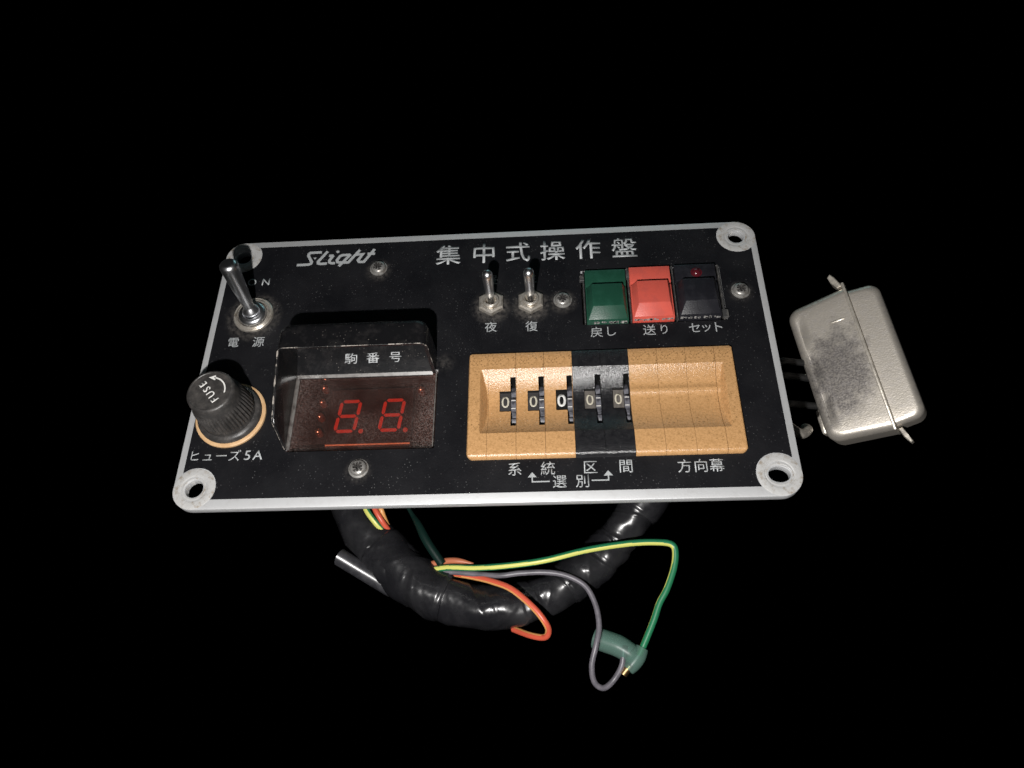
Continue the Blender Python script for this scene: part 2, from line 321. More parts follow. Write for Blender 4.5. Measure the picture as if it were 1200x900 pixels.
# ================================================================== CONTROL PANEL
cp = root('control_panel', 'black faced roll sign control panel with silver rim, toggles, push buttons and red 88 display', 'control panel', (0, 0, -TZ))
WX0, WX1, WY0, WY1 = -64.2, -15.7, -34.6, -7.0
HX = 93.0; HY = 46.9
corners = [(-HX, -HY - .1), (HX, -HY), (HX, HY + .1), (-HX, HY + .1)]
cut_disp = rrect(-64.6, -15.3, -35.0, -5.5, .4, 2)
cut_sw = rrect(-4.0, 84.4, -39.0, -1.2, 1.0, 3)
cut_bt = rrect(35.0, 85.0, 10.4, 34.0, .6, 3)
outer = rrect(-100, 100, -54.1, 54.1, 7.2, 10)
bm = sheet(outer, [circ(*corners[0], 2.95), circ(*corners[1], 2.75, sx=1.22, sy=.95), circ(*corners[2], 2.8), circ(*corners[3], 2.8), cut_disp, cut_sw, cut_bt], -3.0, 0.0, .25)
plate = part('face_plate', bm, M['alu'], cp, (0, 0, 0), smooth=40)
# black printed face, scooped round the four corner holes
def face_outline(x0, x1, y0, y1, r):
    pts = []
    for (hx, hy), qx, qy in ((corners[2], x1, y1), (corners[3], x0, y1), (corners[0], x0, y0), (corners[1], x1, y0)):
        a_side = math.atan2((1 if qy > 0 else -1) * -math.sqrt(max(0, r * r - (qx - hx) ** 2)), qx - hx)
        a_top = math.atan2(qy - hy, (1 if qx > 0 else -1) * -math.sqrt(max(0, r * r - (qy - hy) ** 2)))
        side_first = (qx > 0) == (qy > 0)
        a, b = (a_side, a_top) if side_first else (a_top, a_side)
        mid = math.atan2(-qy, -qx)
        def norm(t_, ref):
            while t_ - ref > pi: t_ -= 2 * pi
            while t_ - ref < -pi: t_ += 2 * pi
            return t_
        a = norm(a, mid); b = norm(b, mid)
        for k in range(15): t_ = a + (b - a) * k / 14; pts.append((hx + r * cos(t_), hy + r * sin(t_)))
    return pts
bm = sheet(face_outline(-97.7, 97.7, -50.8, 51.3, 7.2), [cut_disp, cut_sw, cut_bt], .02, .16, 0)
part('black_face', bm, M['black'], cp, (0, 0, 0))
for i, (hx, hy) in enumerate(corners):
    bm = bmesh.new(); hr = 2.95
    sq = (1.22, .95) if i == 1 else (1, 1)
    prof = [(hr, -2.8), (hr, -.5), (hr + .2, -.1), (hr + .55, .05), (3.9, .0), (4.2, -.05), (4.5, .08), (4.9, .12), (6.6, .10), (6.95, .02)]
    lathe(bm, [(r, z + .02) for r, z in prof], 48)
    for v in bm.verts:
        rr = math.hypot(v.co.x, v.co.y); k = max(0, 1 - (rr - hr) / 1.6)
        v.co.x *= 1 + (sq[0] - 1) * k; v.co.y *= 1 + (sq[1] - 1) * k
        v.co.x += random.uniform(-.06, .06) * k; v.co.y += random.uniform(-.06, .06) * k
    part('mounting_eyelet', bm, M['boss'], cp, (hx, hy, 0), smooth=50)
# chassis behind the plate, standing on the table
bm = bmesh.new(); box(bm, -88, 88, -30, 44, -TZ, -7, 1)
part('chassis', bm, M['chassis'], cp)

# ---- display hood, window and digits
path_ = [(-16.0, -7.0), (-16.0, -1.2)]
for cx, cy, a in ((-20, -1.0, 0), (-61.5, -1.0, 90)):
    for k in range(9): t_ = radians(a + 11.25 * k); path_.append((cx + 4 * cos(t_), cy + 4 * sin(t_) + (.0)))
path_ += [(-65.5, -1.2), (-65.5, -7.0)]
def hood_rings(bm, th_, top):
    rings = []; rr = 2.8 - th_; lv = [(th_, .1), (th_, top - rr)] + [(th_ + rr * (1 - cos(pi / 2 * k / 5)), top - rr + rr * sin(pi / 2 * k / 5)) for k in range(1, 6)]
    for ins, z in lv:
        ring = []
        for i, p in enumerate(path_):
            a_, b_ = Vector(path_[max(0, i - 1)]), Vector(path_[min(len(path_) - 1, i + 1)]); d = (b_ - a_).normalized(); nin = Vector((-d.y, d.x))
            ring.append(bm.verts.new((p[0] + nin.x * ins, p[1] + nin.y * ins + (1 - z / 20) * (1.6 if p[1] > -1.1 else 0), z)))
        rings.append(ring)
    for r0, r1 in zip(rings, rings[1:]):
        for k in range(len(r0) - 1): bm.faces.new((r0[k], r0[k + 1], r1[k + 1], r1[k]))
    bm.faces.new(rings[-1]); return rings
bm = bmesh.new(); ro = hood_rings(bm, 0, 20.0); ri = hood_rings(bm, 1.2, 18.9)
for e_ in (0, -1):
    for k in range(len(ro) - 1): bm.faces.new((ro[k][e_], ro[k + 1][e_], ri[k + 1][e_], ri[k][e_]))
bm.faces.new((ro[-1][0], ro[-1][-1], ri[-1][-1], ri[-1][0]))
part('display_hood', bm, M['hood'], cp, smooth=38)
# sloping sill under the hood that carries the inscription
bm = bmesh.new(); prof_ = [(-7.75, .36), (-7.6, .5), (-6.75, 1.15), (-6.4, 1.3), (-5.9, 1.5), (5.0, 5.9), (5.0, .1), (-7.75, .1)]
prism(bm, prof_, -64.25, -17.25, 'x')
part('label_sill', bm, M['hood'], cp, smooth=20)
bm = bmesh.new(); prism(bm, [(-7.62, .52), (-6.72, 1.2), (-6.70, 1.12), (-7.5, .4)], -64.2, -17.0, 'x'); part('sill_edge', bm, M['hoodedge'], cp)
bm = bmesh.new()
side = [(-6.9, .1), (-6.9, 19.0), (-7.6, 19.0), (-29.5, 14.4), (-31.0, 13.2), (-33.8, 2.0), (-34.2, .1)]
prism(bm, side, -65.5, -64.3, 'x', .2, 2)
part('side_cheek', bm, M['hood'], cp, smooth=35)
# worn pale edges of hood and cheek
bm = bmesh.new()
tube(bm, [(-64.9, -7.0, 18.6), (-64.2, -7.0, 19.5), (-62.6, -7.02, 19.9), (-56, -7.02, 19.93), (-44, -7.02, 19.93), (-30, -7.02, 19.93), (-19, -7.02, 19.93), (-17.3, -7.02, 19.5), (-16.3, -7.02, 18.2), (-16.05, -7.02, 16.5), (-16.05, -7.02, 9), (-16.05, -7.02, .4)], lambda t_: .10 + .06 * sin(57 * t_) + (.05 if t_ < .75 else 0), 6, 10)
tube(bm, [(-64.9, -7.4, 19.0), (-64.9, -18, 16.9), (-64.9, -29.5, 14.4), (-64.9, -31, 13.3)], lambda t_: .22 + .12 * sin(41 * t_), 6, 12)
tube(bm, [(-64.9, -31, 13.3), (-64.9, -32.5, 7.5), (-64.9, -33.9, 2.0), (-64.9, -34.2, .4)], .14, 6, 6)
part('chipped_edge', bm, M['chip'], cp, smooth=60)
# concave fillets where wall and cheek run down into the pane
bm = bmesh.new(); rf = 1.3
def fillet(bm, a, b, nx, ny):
    # a,b: foot line ends of the wall; (nx,ny): horizontal direction away from the wall
    ra = []; K = 6
    for p in (a, b):
        ring = []
        for k in range(K + 1):
            t_ = pi / 2 * k / K
            ring.append(bm.verts.new((p[0] + nx * rf * (1 - cos(pi / 2 - t_)), p[1] + ny * rf * (1 - cos(pi / 2 - t_)), .35 + rf * (1 - sin(pi / 2 - t_)))))
        ra.append(ring)
    for k in range(K): bm.faces.new((ra[0][k], ra[0][k + 1], ra[1][k + 1], ra[1][k]))
rf = .95; fillet(bm, (-64.3, -7.4), (-64.3, -34.2), 1, 0)
part('hood_fillet', bm, M['hoodedge'], cp, smooth=80)
bm = bmesh.new(); box(bm, -15.98, -15.6, -34.4, -7.1, .1, .75, .1, 1)
part('window_rim', bm, M['hoodedge'], cp)
bm = bmesh.new(); box(bm, -24.0, 23.9, -13.6, 13.2, -.65, .65, .12, 1)
pane = part('window_pane', bm, M['smoke'], cp, (-39.95, -20.7, -.32))
bm = bmesh.new(); box(bm, -66, -13, -37, -5, -9.5, -7.2)
for a in ((-66, -64.5, -37, -5), (-14.5, -13, -37, -5), (-64.4, -14.6, -37, -35.5), (-64.4, -14.6, -6.5, -5)): box(bm, *a, -7.1, -3.1)
disp = part('display_board', bm, M['board'], cp)
bm = bmesh.new(); box(bm, -53.2, -24.2, -30.6, -9.8, -7.0, -4.3, .2, 1)
mod = part('digit_module', bm, M['dispface'], cp, (0, 0, 0))
bm = bmesh.new(); box(bm, -53.1, -24.3, -32.0, -30.75, -7, -4.0, .08, 1); part('module_lip', bm, M['bar'], cp)
# seven segments of a slanted digit
def seg_poly(ax, ay, bx, by, w_):
    d = Vector((bx - ax, by - ay)); L_ = d.length; d.normalize(); n_ = Vector((-d.y, d.x)); g = .32
    a = Vector((ax, ay)) + d * g; b = Vector((bx, by)) - d * g
    return [a, a + d * w_ / 2 + n_ * w_ / 2, b - d * w_ / 2 + n_ * w_ / 2, b, b - d * w_ / 2 - n_ * w_ / 2, a + d * w_ / 2 - n_ * w_ / 2]
segmesh = {}
def digit(x0, parent):
    W_, H_ = 6.5, 5.65; sl = .13; ym = -20.3
    def P(ix, iy): return (x0 + ix * W_ + sl * iy * H_, ym + iy * H_)
    for ax, ay, bx, by in ((0, 1, 1, 1), (0, 0, 1, 0), (0, -1, 1, -1), (0, 0, 0, 1), (1, 0, 1, 1), (0, -1, 0, 0), (1, -1, 1, 0)):
        a = P(ax, ay); b = P(bx, by); bm = bmesh.new()
        prism(bm, [(q.x - a[0], q.y - a[1]) for q in seg_poly(*a, *b, 1.15)], -4.28 + 4.1, -4.1 + 4.1)
        part('segment', bm, M['seg'], parent, (a[0], a[1], -4.1))
    bm = bmesh.new(); disc(bm, 0, 0, .85, -.18, .18)
    part('decimal_point', bm, M['segdot'], parent, (x0 + W_ + 1.9 - .2, ym - H_ - .1, -4.1))
digit(-49.6, mod); digit(-34.4, mod)
bm = bmesh.new(); lathe(bm, [(1.25, -2.4), (1.25, 0), (1.15, .45), (.9, .85), (.5, 1.12), (.12, 1.2)], 20, cap1=True)
led0 = part('small_led', bm, M['ledlens'], cp, (-56.1, -8.6, -4.8), smooth=60)
bm = bmesh.new(); lathe(bm, [(.9, -.2), (.9, .0), (.7, .26), (.35, .42), (.05, .46)], 16, cap1=True)
part('led_tip', bm, M['ledchip'], led0, (-56.1, -8.9, -3.62), smooth=60)
for x, y in ((-56.2, -14.2), (-56.3, -19.7), (-56.2, -25.5), (-21.8, -10.4)): copy_part(led0, cp, (x, y, -4.8))

# ---- lettering
PR = .16
def inscription(items, name='lettering', mat='print'):
    bm = bmesh.new()
    for s, x, y, size, off, sx in items: add_text(bm, s, x, y, size, PR, off, sx)
    return part(name, bm, M[mat], cp)
inscription([(c_, x, 44.1, 9.7, .10, 1) for c_, x in zip('集中式操作盤', (-13.8, -.4, 12.4, 25.3, 38.4, 51.8))])
inscription([('夜', 2.6, 11.1, 4.5, 0, 1)]); inscription([('復', 17.0, 10.8, 4.5, 0, 1)])
inscription([('昼', 2.8, 31.6, 4.5, 0, 1)]); inscription([('往', 17.0, 31.6, 4.5, 0, 1)])
inscription([('戻', 39.6, 7.4, 4.6, 0, 1), ('し', 44.8, 7.5, 4.4, 0, 1)])
inscription([('送', 57.8, 7.5, 4.6, 0, 1), ('り', 62.9, 7.5, 4.4, 0, .9)])
inscription([('セ', 73.3, 7.7, 4.5, 0, 1), ('ッ', 77.4, 7.3, 4.3, 0, 1), ('ト', 81.6, 7.7, 4.7, 0, 1)])
inscription([(c_, x, -43.0, 4.9, .012, 1) for c_, x in zip('系統区間', (11.0, 21.5, 35.0, 46.1))])
inscription([(c_, x, -43.4, 4.8, .012, 1) for c_, x in zip('方向幕', (64.3, 69.4, 74.3))])
inscription([(c_, x, -47.6, 4.7, .012, 1) for c_, x in zip('選別', (25.1, 32.2))])
inscription([('電', -90.0, 8.5, 4.4, 0, 1), ('源', -80.8, 8.4, 4.5, 0, 1)])
inscription([('O', -87.7, 35.0, 4.5, .02, 1), ('N', -82.4, 35.0, 4.5, .02, 1)])
inscription([('ヒ', -95.0, -35.4, 4.2, .012, 1), ('ュ', -90.6, -36.1, 4.2, .012, 1), ('ー', -86.0, -35.6, 4.4, .012, 1), ('ズ', -81.5, -35.6, 4.4, .012, 1), ('5', -77.2, -35.7, 4.9, .03, 1.05), ('A', -73.7, -35.7, 4.9, .03, 1)])
bm = bmesh.new(); zt = PR
for pts in ([(22.0, -47.5), (16.5, -47.5), (16.5, -45.4)], [(35.1, -47.5), (40.4, -47.5), (40.4, -45.4)]): stroke(bm, pts, .42, zt)
for x in (16.5, 40.4): prism(bm, [(x - 1.45, -46.0), (x, -44.3), (x + 1.45, -46.0)], zt + .005, zt + .07)
part('printed_arrows', bm, M['print'], cp)
# maker's script logo
bm = bmesh.new(); wl = 1.12; lk = 0
for pts in ([(-71.6, 42.2), (-67.2, 42.2), (-66.2, 42.6), (-66.0, 43.4), (-67.6, 46.3), (-67.6, 47.2), (-67.0, 47.8), (-62.6, 47.9)],
            [(-60.4, 48.2), (-62.2, 45.4), (-63.5, 43.5), (-63.4, 42.6), (-62.5, 42.3), (-60.0, 42.4)],
            [(-57.9, 46.1), (-59.2, 43.8), (-59.1, 42.9), (-58.3, 42.4), (-56.9, 42.4)],
            [(-51.5, 46.1), (-54.3, 46.1), (-55.3, 45.6), (-56.3, 43.8), (-56.0, 42.8), (-55.2, 42.6), (-53.6, 42.7)],
            [(-51.3, 46.3), (-55.3, 40.8)], [(-47.9, 48.2), (-52.0, 42.2)],
            [(-50.6, 44.5), (-49.3, 46.0), (-46.6, 46.1), (-47.6, 44.3), (-48.2, 43.3), (-47.7, 42.5), (-46.4, 42.4), (-45.4, 42.6)],
            [(-42.2, 48.3), (-45.9, 42.4)], [(-44.8, 46.2), (-41.9, 46.1)], [(-59.6, 46.0), (-57.8, 46.0)], [(-53.6, 42.5), (-51.8, 42.4)]):
    stroke(bm, pts, wl, zt + .004 * lk); lk += 1
disc(bm, -56.4, 47.8, .62, zt); prism(bm, [(-65.6, 45.4), (-64.3, 45.4), (-65.0, 44.5)], zt, zt + .06)
part('printed_logo', bm, M['print'], cp)
# 駒番号 on the front wall of the hood
bm = bmesh.new()
tl = math.atan2(4.4, 10.9)
for c_, x in (('駒', -45.4), ('番', -37.7), ('号', -29.9)):
    add_text(bm, c_, 0, 0, 4.6, 0, .02, 1.0, mat=Matrix.Translation((x, -1.75, 1.5 + 4.15 * math.tan(tl) + .03)) @ Matrix.Rotation(tl, 4, 'X') @ Matrix.Diagonal((1.04, .86, 1, 1)))
part('lettering', bm, M['print'], cp)

# ---- screws (pan head, cross recess)
def screw_mesh():
    bm = bmesh.new()
    n = 32; prof = [(3.3, .16), (3.3, .35), (2.9, .45), (2.75, .5), (2.7, 1.1), (2.35, 1.65), (1.9, 1.85)]
    rings = lathe(bm, prof, n)
    # recessed cross: inner ring follows a plus-shaped outline
    def plus(k, r1, r2): 
        a = (2 * pi * k / n + .35) % (pi / 2); a = min(a, pi / 2 - a)
        return r1 if a < .28 else r2 if a > .5 else r1 + (r2 - r1) * (a - .28) / .22
    a = [bm.verts.new((plus(k, 1.6, .6) * cos(2 * pi * k / n), plus(k, 1.6, .6) * sin(2 * pi * k / n), 1.95)) for k in range(n)]
    b = [bm.verts.new((plus(k, 1.1, .4) * cos(2 * pi * k / n), plus(k, 1.1, .4) * sin(2 * pi * k / n), 1.0)) for k in range(n)]
    for k in range(n):
        q = (k + 1) % n
        bm.faces.new((rings[-1][k], rings[-1][q], a[q], a[k])); bm.faces.new((a[k], a[q], b[q], b[k]))
    bm.faces.new(b)
    for f in bm.faces:
        if f.calc_center_median().z < 1.96 and math.hypot(*f.calc_center_median()[:2]) < 1.35: f.material_index = 1
    return bm
s0 = part('screw', screw_mesh(), [M['screw'], M['fuse']], cp, (-39.9, 39.0, 0), smooth=40)
for i, (x, y) in enumerate(((-39.5, -41.5), (28.3, 21.3), (91.1, 22.5))):
    c_ = copy_part(s0, cp, (x, y, 0)); c_.rotation_euler.z = (.5, 1.1, .2)[i]

# ---- power toggle switch (large)
def hexagon(r, rot_=pi / 2): return [(r * cos(rot_ + k * pi / 3), r * sin(rot_ + k * pi / 3)) for k in range(6)]
bm = bmesh.new(); lathe(bm, [(7.3, .17), (7.25, 1.0), (6.9, 1.3), (6.55, 1.1), (6.3, 1.35), (5.8, 1.5), (5.6, 1.2), (5.5, .3), (3.2, .25)], 48)
tg = part('toggle_switch', bm, M['nickel'], cp, (-84.4, 19.9, 0), smooth=35)
bm = bmesh.new(); lathe(bm, [(5.0, .8), (5.1, 1.7), (4.8, 2.5), (4.0, 3.0), (3.2, 3.0), (2.7, 2.4)], 40, cy=-.3)
part('bushing', bm, M['chrome'], tg, (-84.4, 19.9, 0), smooth=50)
bm = bmesh.new()
dirv = Vector((-.9, 5.0, 22.5)).normalized()
base = Vector((0, 0, 3.0)); X = Matrix.Translation(base) @ dirv.to_track_quat('Z', 'Y').to_matrix().to_4x4()
lathe(bm, [(.3, -2.0), (2.1, -1.6), (3.0, -.2), (2.9, .9), (2.0, 2.1), (1.85, 2.6), (2.1, 5), (3.15, 19.0), (3.25, 20.8), (3.0, 21.8), (2.4, 22.4), (1.9, 22.5)], 36, cap0=True, cap1=True)
bmesh.ops.transform(bm, matrix=X, verts=bm.verts[:])
part('lever', bm, M['chrome'], tg, (-84.4, 19.9, 0), smooth=50)
# ---- two small toggle switches
bm = bmesh.new()
def nut_bm():
    bm = bmesh.new(); hx_ = hexagon(4.95)
    A = [bm.verts.new((x, y, .17)) for x, y in hx_]; B = [bm.verts.new((x, y, 1.65)) for x, y in hx_]; C_ = [bm.verts.new((x * .86, y * .86, 2.15)) for x, y in hx_]
    for k in range(6):
        q = (k + 1) % 6; bm.faces.new((A[k], A[q], B[q], B[k])); bm.faces.new((B[k], B[q], C_[q], C_[k]))
    D = [bm.verts.new((2.95 * cos(2 * pi * k / 24 + pi / 2), 2.95 * sin(2 * pi * k / 24 + pi / 2), 2.15)) for k in range(24)]
    for k in range(6):
        q = (k + 1) % 6; bm.faces.new([C_[k], C_[q], D[(4 * q) % 24]] + [D[4 * k + j] for j in (3, 2, 1, 0)])
    return bm
st = part('toggle_switch', nut_bm(), M['nickel'], cp, (2.7, 20.8, 0), smooth=30)
bm = bmesh.new(); lathe(bm, [(2.9, 1.9), (2.9, 2.9), (2.7, 3.1), (2.15, 3.1), (2.0, 2.8), (1.9, .4), (.1, .35)], 32)
part('bushing', bm, M['nickel'], st, (2.7, 20.8, 0), smooth=40)
bm = bmesh.new(); d_ = Vector((-.1, 2.0, 13.6)).normalized()
lathe(bm, [(1.05, 0), (1.05, 3.4), (1.3, 3.7), (1.5, 4.1), (1.7, 9), (1.92, 13.4), (1.8, 14.5), (1.35, 15.3), (.75, 15.75), (.1, 15.9)], 28, cap0=True, cap1=True)
bmesh.ops.transform(bm, matrix=Matrix.Translation((0, 0, .9)) @ d_.to_track_quat('Z', 'Y').to_matrix().to_4x4(), verts=bm.verts[:])
part('lever', bm, M['chrome'], st, (2.7, 20.8, 0), smooth=50)
copy_part(st, cp, (16.9, 20.9, 0))

# ---- fuse holder
bm = bmesh.new(); lathe(bm, [(12.0, .17), (12.0, .9), (11.7, 1.15), (10.2, 1.2), (9.9, .6)], 64)
fh = part('fuse_holder', bm, M['ring'], cp, (-85.3, -20.9, 0), smooth=40)
def ribs(r, z, a):
    if 4.6 < z < 13.2:
        k = min(1, (z - 4.6) / 1.0, (13.2 - z) / 1.6); return .72 * k * (abs(sin(22 * a)) - .5)
    return 0
bm = bmesh.new()
lathe(bm, [(10.9, .5), (10.8, 2.2), (10.2, 3.0), (9.3, 3.3), (9.25, 3.7), (9.15, 4.5), (9.1, 5.4), (9.0, 6.2), (8.8, 8), (8.6, 10), (8.4, 11.6), (8.25, 12.6), (8.1, 13.4), (8.0, 14.5), (7.85, 16.4), (7.65, 17.4), (7.2, 17.9), (6.8, 18.0), (6.6, 17.85), (.2, 17.8)], 264, fn=ribs, cap1=True)
part('fuse_cap', bm, M['fuse'], fh, (-85.3, -20.9, 0), smooth=35)
bm = bmesh.new()
ta = radians(131); tdx, tdy = cos(ta), sin(ta); ox, oy = -.3, -.2
for k, c_ in enumerate('FUSE'):
    d = (k - 1.5) * 2.5; add_text(bm, c_, ox + d * tdx, oy + d * tdy, 3.5, 17.82, .05, .95, rotz=ta)
arc = [(4.9 * cos(radians(a)), 4.9 * sin(radians(a))) for a in range(-8, 84, 7)]
stroke(bm, arc, .45, 17.82); prism(bm, [(1.0, 5.75), (1.0, 3.9), (-1.3, 5.0)], 17.82, 17.88)
part('cap_print', bm, M['white'], fh, (-85.3, -20.9, 0))

# ---- push buttons
bm = bmesh.new()
for a in ((35.75, 36.2, 10.9, 33.2), (51.75, 52.2, 10.9, 34.0), (67.75, 68.2, 10.9, 34.2), (83.9, 84.5, 10.9, 33.7)): box(bm, a[0], a[1], a[2], a[3], -3, 1.1, .15, 1)
box(bm, 34.6, 85.2, 10.0, 34.4, -6.5, -4.0)
box(bm, 34.6, 36.2, 28.6, 31.0, .2, 1.6, .1, 1); box(bm, 51.2, 52.4, 28.9, 32.0, .3, 2.2, .1, 1); box(bm, 83.4, 85.4, 11.0, 14.2, .2, 1.4, .1, 1)
part('button_frame', bm, M['keyframe'], cp)
def button_bm(w_=14.5, h_=21.9, tall=0.0):
    bm = bmesh.new()
    x0, x1, y0, y1 = -w_ / 2, w_ / 2, -h_ / 2, h_ / 2
    box(bm, x0, x1, y1 - 7.0, y1, -4, 2.6, .25, 2); box(bm, x0, x1, y0, y1 - 7.75, -4, 2.3, .25, 2); box(bm, x0 + .05, x1 - .05, y1 - 7.9, y1 - 6.9, -4, .9)
    b = [(x0 + .35, y0 + .5, 2.2), (x1 - .35, y0 + .5, 2.2), (x1 - .35, y1 - 7.9, 2.2), (x0 + .35, y1 - 7.9, 2.2)]
    t_ = [(x0 + 2.2, y0 + 4.6, 5.1), (x1 - 1.5, y0 + 4.6, 5.1), (x1 - 1.7, y1 - 7.95, 5.1), (x0 + 2.2, y1 - 7.95, 5.1)]
    A = [bm.verts.new(p) for p in b]; B = [bm.verts.new(p) for p in t_]
    f = [bm.faces.new(A), bm.faces.new(B)] + [bm.faces.new((A[k], A[(k + 1) % 4], B[(k + 1) % 4], B[k])) for k in range(4)]
    es = list({e_ for q in f[1:] for e_ in q.edges if any(v in B for v in e_.verts)})
    bmesh.ops.bevel(bm, geom=es, offset=.22, segments=2, affect='EDGES', profile=.5)
    return bm
bpos = [(43.7, 21.4, 0), (59.6, 22.0, 0), (75.7, 22.2, 0)]
bcol = ['green', 'red', 'key']; blab = ['green push button', 'coral red push button', 'black push button with a red indicator']
bfirst = None
for (x, y, z), c_, l_ in zip(bpos, bcol, blab):
    b_ = part('push_button', button_bm(), M[c_], cp, (x, y, z), smooth=30, label=l_)
    bm = bmesh.new()   # gritty lower skirt
    for k in range(26):
        gx = random.uniform(-6.6, 6.6); s_ = random.uniform(.12, .34)
        box(bm, gx - s_ * 1.4, gx + s_ * 1.4, -11.05, -10.88, .6 + random.uniform(0, .9), .8 + random.uniform(.6, 1.2))
    g_ = part('dried_grime', bm, M['grime'], b_, (x, y, z)); g_['kind'] = 'stuff'
bm = bmesh.new(); lathe(bm, [(2.0, 2.62), (2.0, 2.75), (1.6, 2.75), (1.5, 3.0), (1.2, 3.4), (.8, 3.7), (.3, 3.8)], 28, cap1=True)
part('indicator_light', bm, M['led'], b_, (76.1, 29.4, 0), smooth=60)

# ---- thumbwheel switch bank
def trough(y):
    c = -19.2; h = 11.9; Rr = h / sin(radians(42))
    if abs(y - c) >= h: return 2.0
    return 2.0 - (math.sqrt(Rr * Rr - (y - c) ** 2) - Rr * cos(radians(42)))
def blank(y):
    c = -19.2; h = 11.9
    if abs(y - c) >= h: return 2.0
    z = trough(y) * .74 + .52
    return z + .62 * math.exp(-((y + 15.6) / 1.1) ** 2)
TOPY, BOTY = -.55, -39.7
def ylist(extra=()):
    ys = [TOPY, TOPY - .1, TOPY - .35, TOPY - .9, -4, -7.0, -7.29] + [-7.3 - .7 * k for k in range(1, 34)] + [-31.09, -31.4, -35, -38.3, -38.9, -39.3, -39.6, BOTY] + list(extra)
    return sorted(set(round(y, 3) for y in ys), reverse=True)
def zprof(y, fn):
    if y > TOPY - .9: return 2.0 - [1.9, .9, .3, 0][min(3, [TOPY, TOPY - .1, TOPY - .35, TOPY - .9].index(min([TOPY, TOPY - .1, TOPY - .35, TOPY - .9], key=lambda q: abs(q - y))))]
    if y < -38.3:
        t_ = min(1, (-38.3 - y) / 1.4); return 2.0 - 1.9 * (1 - math.sqrt(max(0, 1 - t_ * t_)))
    return fn(y)
def module_bm(wd, fn, cuts=(), zmod=None, nx=None, depth=4.0):
    gp = .05 if cuts else .02; xs = [gp, wd - gp]
    for c in cuts: xs += [c[0], c[1]]
    if nx: xs += [wd * k / nx for k in range(1, nx)]
    xs = sorted(set(round(min(x, wd - gp), 3) for x in xs)); ys = ylist([c for q in cuts for c in q[2:4]])
    bm = bmesh.new()
    G = [[bm.verts.new((x, y, zmod(x, y, zprof(y, fn)) if zmod else zprof(y, fn))) for x in xs] for y in ys]
    for j in range(len(ys) - 1):
        for i in range(len(xs) - 1):
            mx_, my_ = (xs[i] + xs[i + 1]) / 2, (ys[j] + ys[j + 1]) / 2
            if any(c[0] <= mx_ <= c[1] and c[3] <= my_ <= c[2] for c in cuts): continue
            bm.faces.new((G[j][i], G[j + 1][i], G[j + 1][i + 1], G[j][i + 1]))
    for f in bm.faces: f.material_index = 0
    old = set(bm.faces); be = [e_ for e_ in bm.edges if e_.is_boundary]
    r = bmesh.ops.extrude_edge_only(bm, edges=be)
    for v in [g for g in r['geom'] if isinstance(g, bmesh.types.BMVert)]: v.co.z = min(v.co.z - 1.2, -4.6) if True else 0
    for f in bm.faces:
        if f not in old:
            c = f.calc_center_median()
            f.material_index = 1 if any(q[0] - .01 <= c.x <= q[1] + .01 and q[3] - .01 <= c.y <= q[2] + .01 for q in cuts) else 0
    for v in [v for v in bm.verts if not v.link_faces]: bm.verts.remove(v)
    return bm
CUTS = ((3.75, 7.5, -13.9, -21.2), (7.5, 9.35, -9.6, -27.4))
mod_o = part('thumbwheel_module', module_bm(9.5, trough, CUTS), [M['ochre'], M['slotblack']], cp, (2.0, 0, 0), smooth=30, label='ochre thumbwheel module')
# wheel with teeth
def wheel_bm(t=0.0):
    bm = bmesh.new(); pts = []; nT = 10
    for k in range(nT):
        a0 = 2 * pi * (k - .30) / nT + t; a1 = 2 * pi * (k + .30) / nT + t
        for a, r in ((a0 - .05, 9.9), (a0, 11.8), ((a0 * 2 + a1) / 3, 12.1), ((a0 + 2 * a1) / 3, 12.1), (a1, 11.8), (a1 + .05, 9.9)):
            pts.append((-18.3 + r * sin(a), -14.75 + r * cos(a)))
    prism(bm, pts, -.86, .86, 'x', .12, 1); return bm
def wheel_unit(parent, x0, drum, dig, dsize, doff, tone, t):
    wl_ = part('thumb_wheel', wheel_bm(t), M['wheel'], parent, (x0 + 8.45, 0, 0), smooth=30)
    bm = bmesh.new()
    for y in (-17.0, -20.0): box(bm, x0 + 7.7, x0 + 9.15, y - .13, y + .13, -2.75, -2.6)
    part('wheel_mark', bm, M['white'], parent)
    bm = bmesh.new(); box(bm, x0 + 3.7, x0 + 7.45, -23.5, -12.5, -6, -3.3)
    dr = part('digit_drum', bm, M[drum], parent)
    bm = bmesh.new(); add_text(bm, '0', x0 + 5.65, -17.2, dsize, -3.28, doff, .95)
    part('digit', bm, M[dig], parent)
xs0 = 2.0
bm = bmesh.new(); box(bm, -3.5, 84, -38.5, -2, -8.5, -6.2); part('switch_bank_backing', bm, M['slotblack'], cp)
spec = [('drum', 'cream', 6.2, .03), ('drum', 'cream', 6.2, .04), ('slotblack', 'white', 6.6, .12), ('drum2', 'cream', 5.9, .03), ('drum2', 'cream', 5.9, .03)]
black_mesh = None
for i in range(5):
    x0 = xs0 + 9.5 * i
    if i == 0: mo = mod_o
    elif i < 3:
        mo = mod_o.copy(); SC.collection.objects.link(mo); WL[mo.name] = Vector((x0, 0, 0)); mo.parent = cp; mo.location = (Vector((x0, 0, 0)) - WL[cp.name]) * MM
    elif i == 3: mo = black_mesh = part('thumbwheel_module', module_bm(9.5, trough, CUTS), [M['blackmod'], M['slotblack']], cp, (x0, 0, 0), smooth=30, label='black thumbwheel module')
    else:
        mo = black_mesh.copy(); SC.collection.objects.link(mo); WL[mo.name] = Vector((x0, 0, 0)); mo.parent = cp; mo.location = (Vector((x0, 0, 0)) - WL[cp.name]) * MM
    wheel_unit(mo, x0, *spec[i][:2], spec[i][2], spec[i][3], i, (.0, .03, -.02, .04, .0)[i])
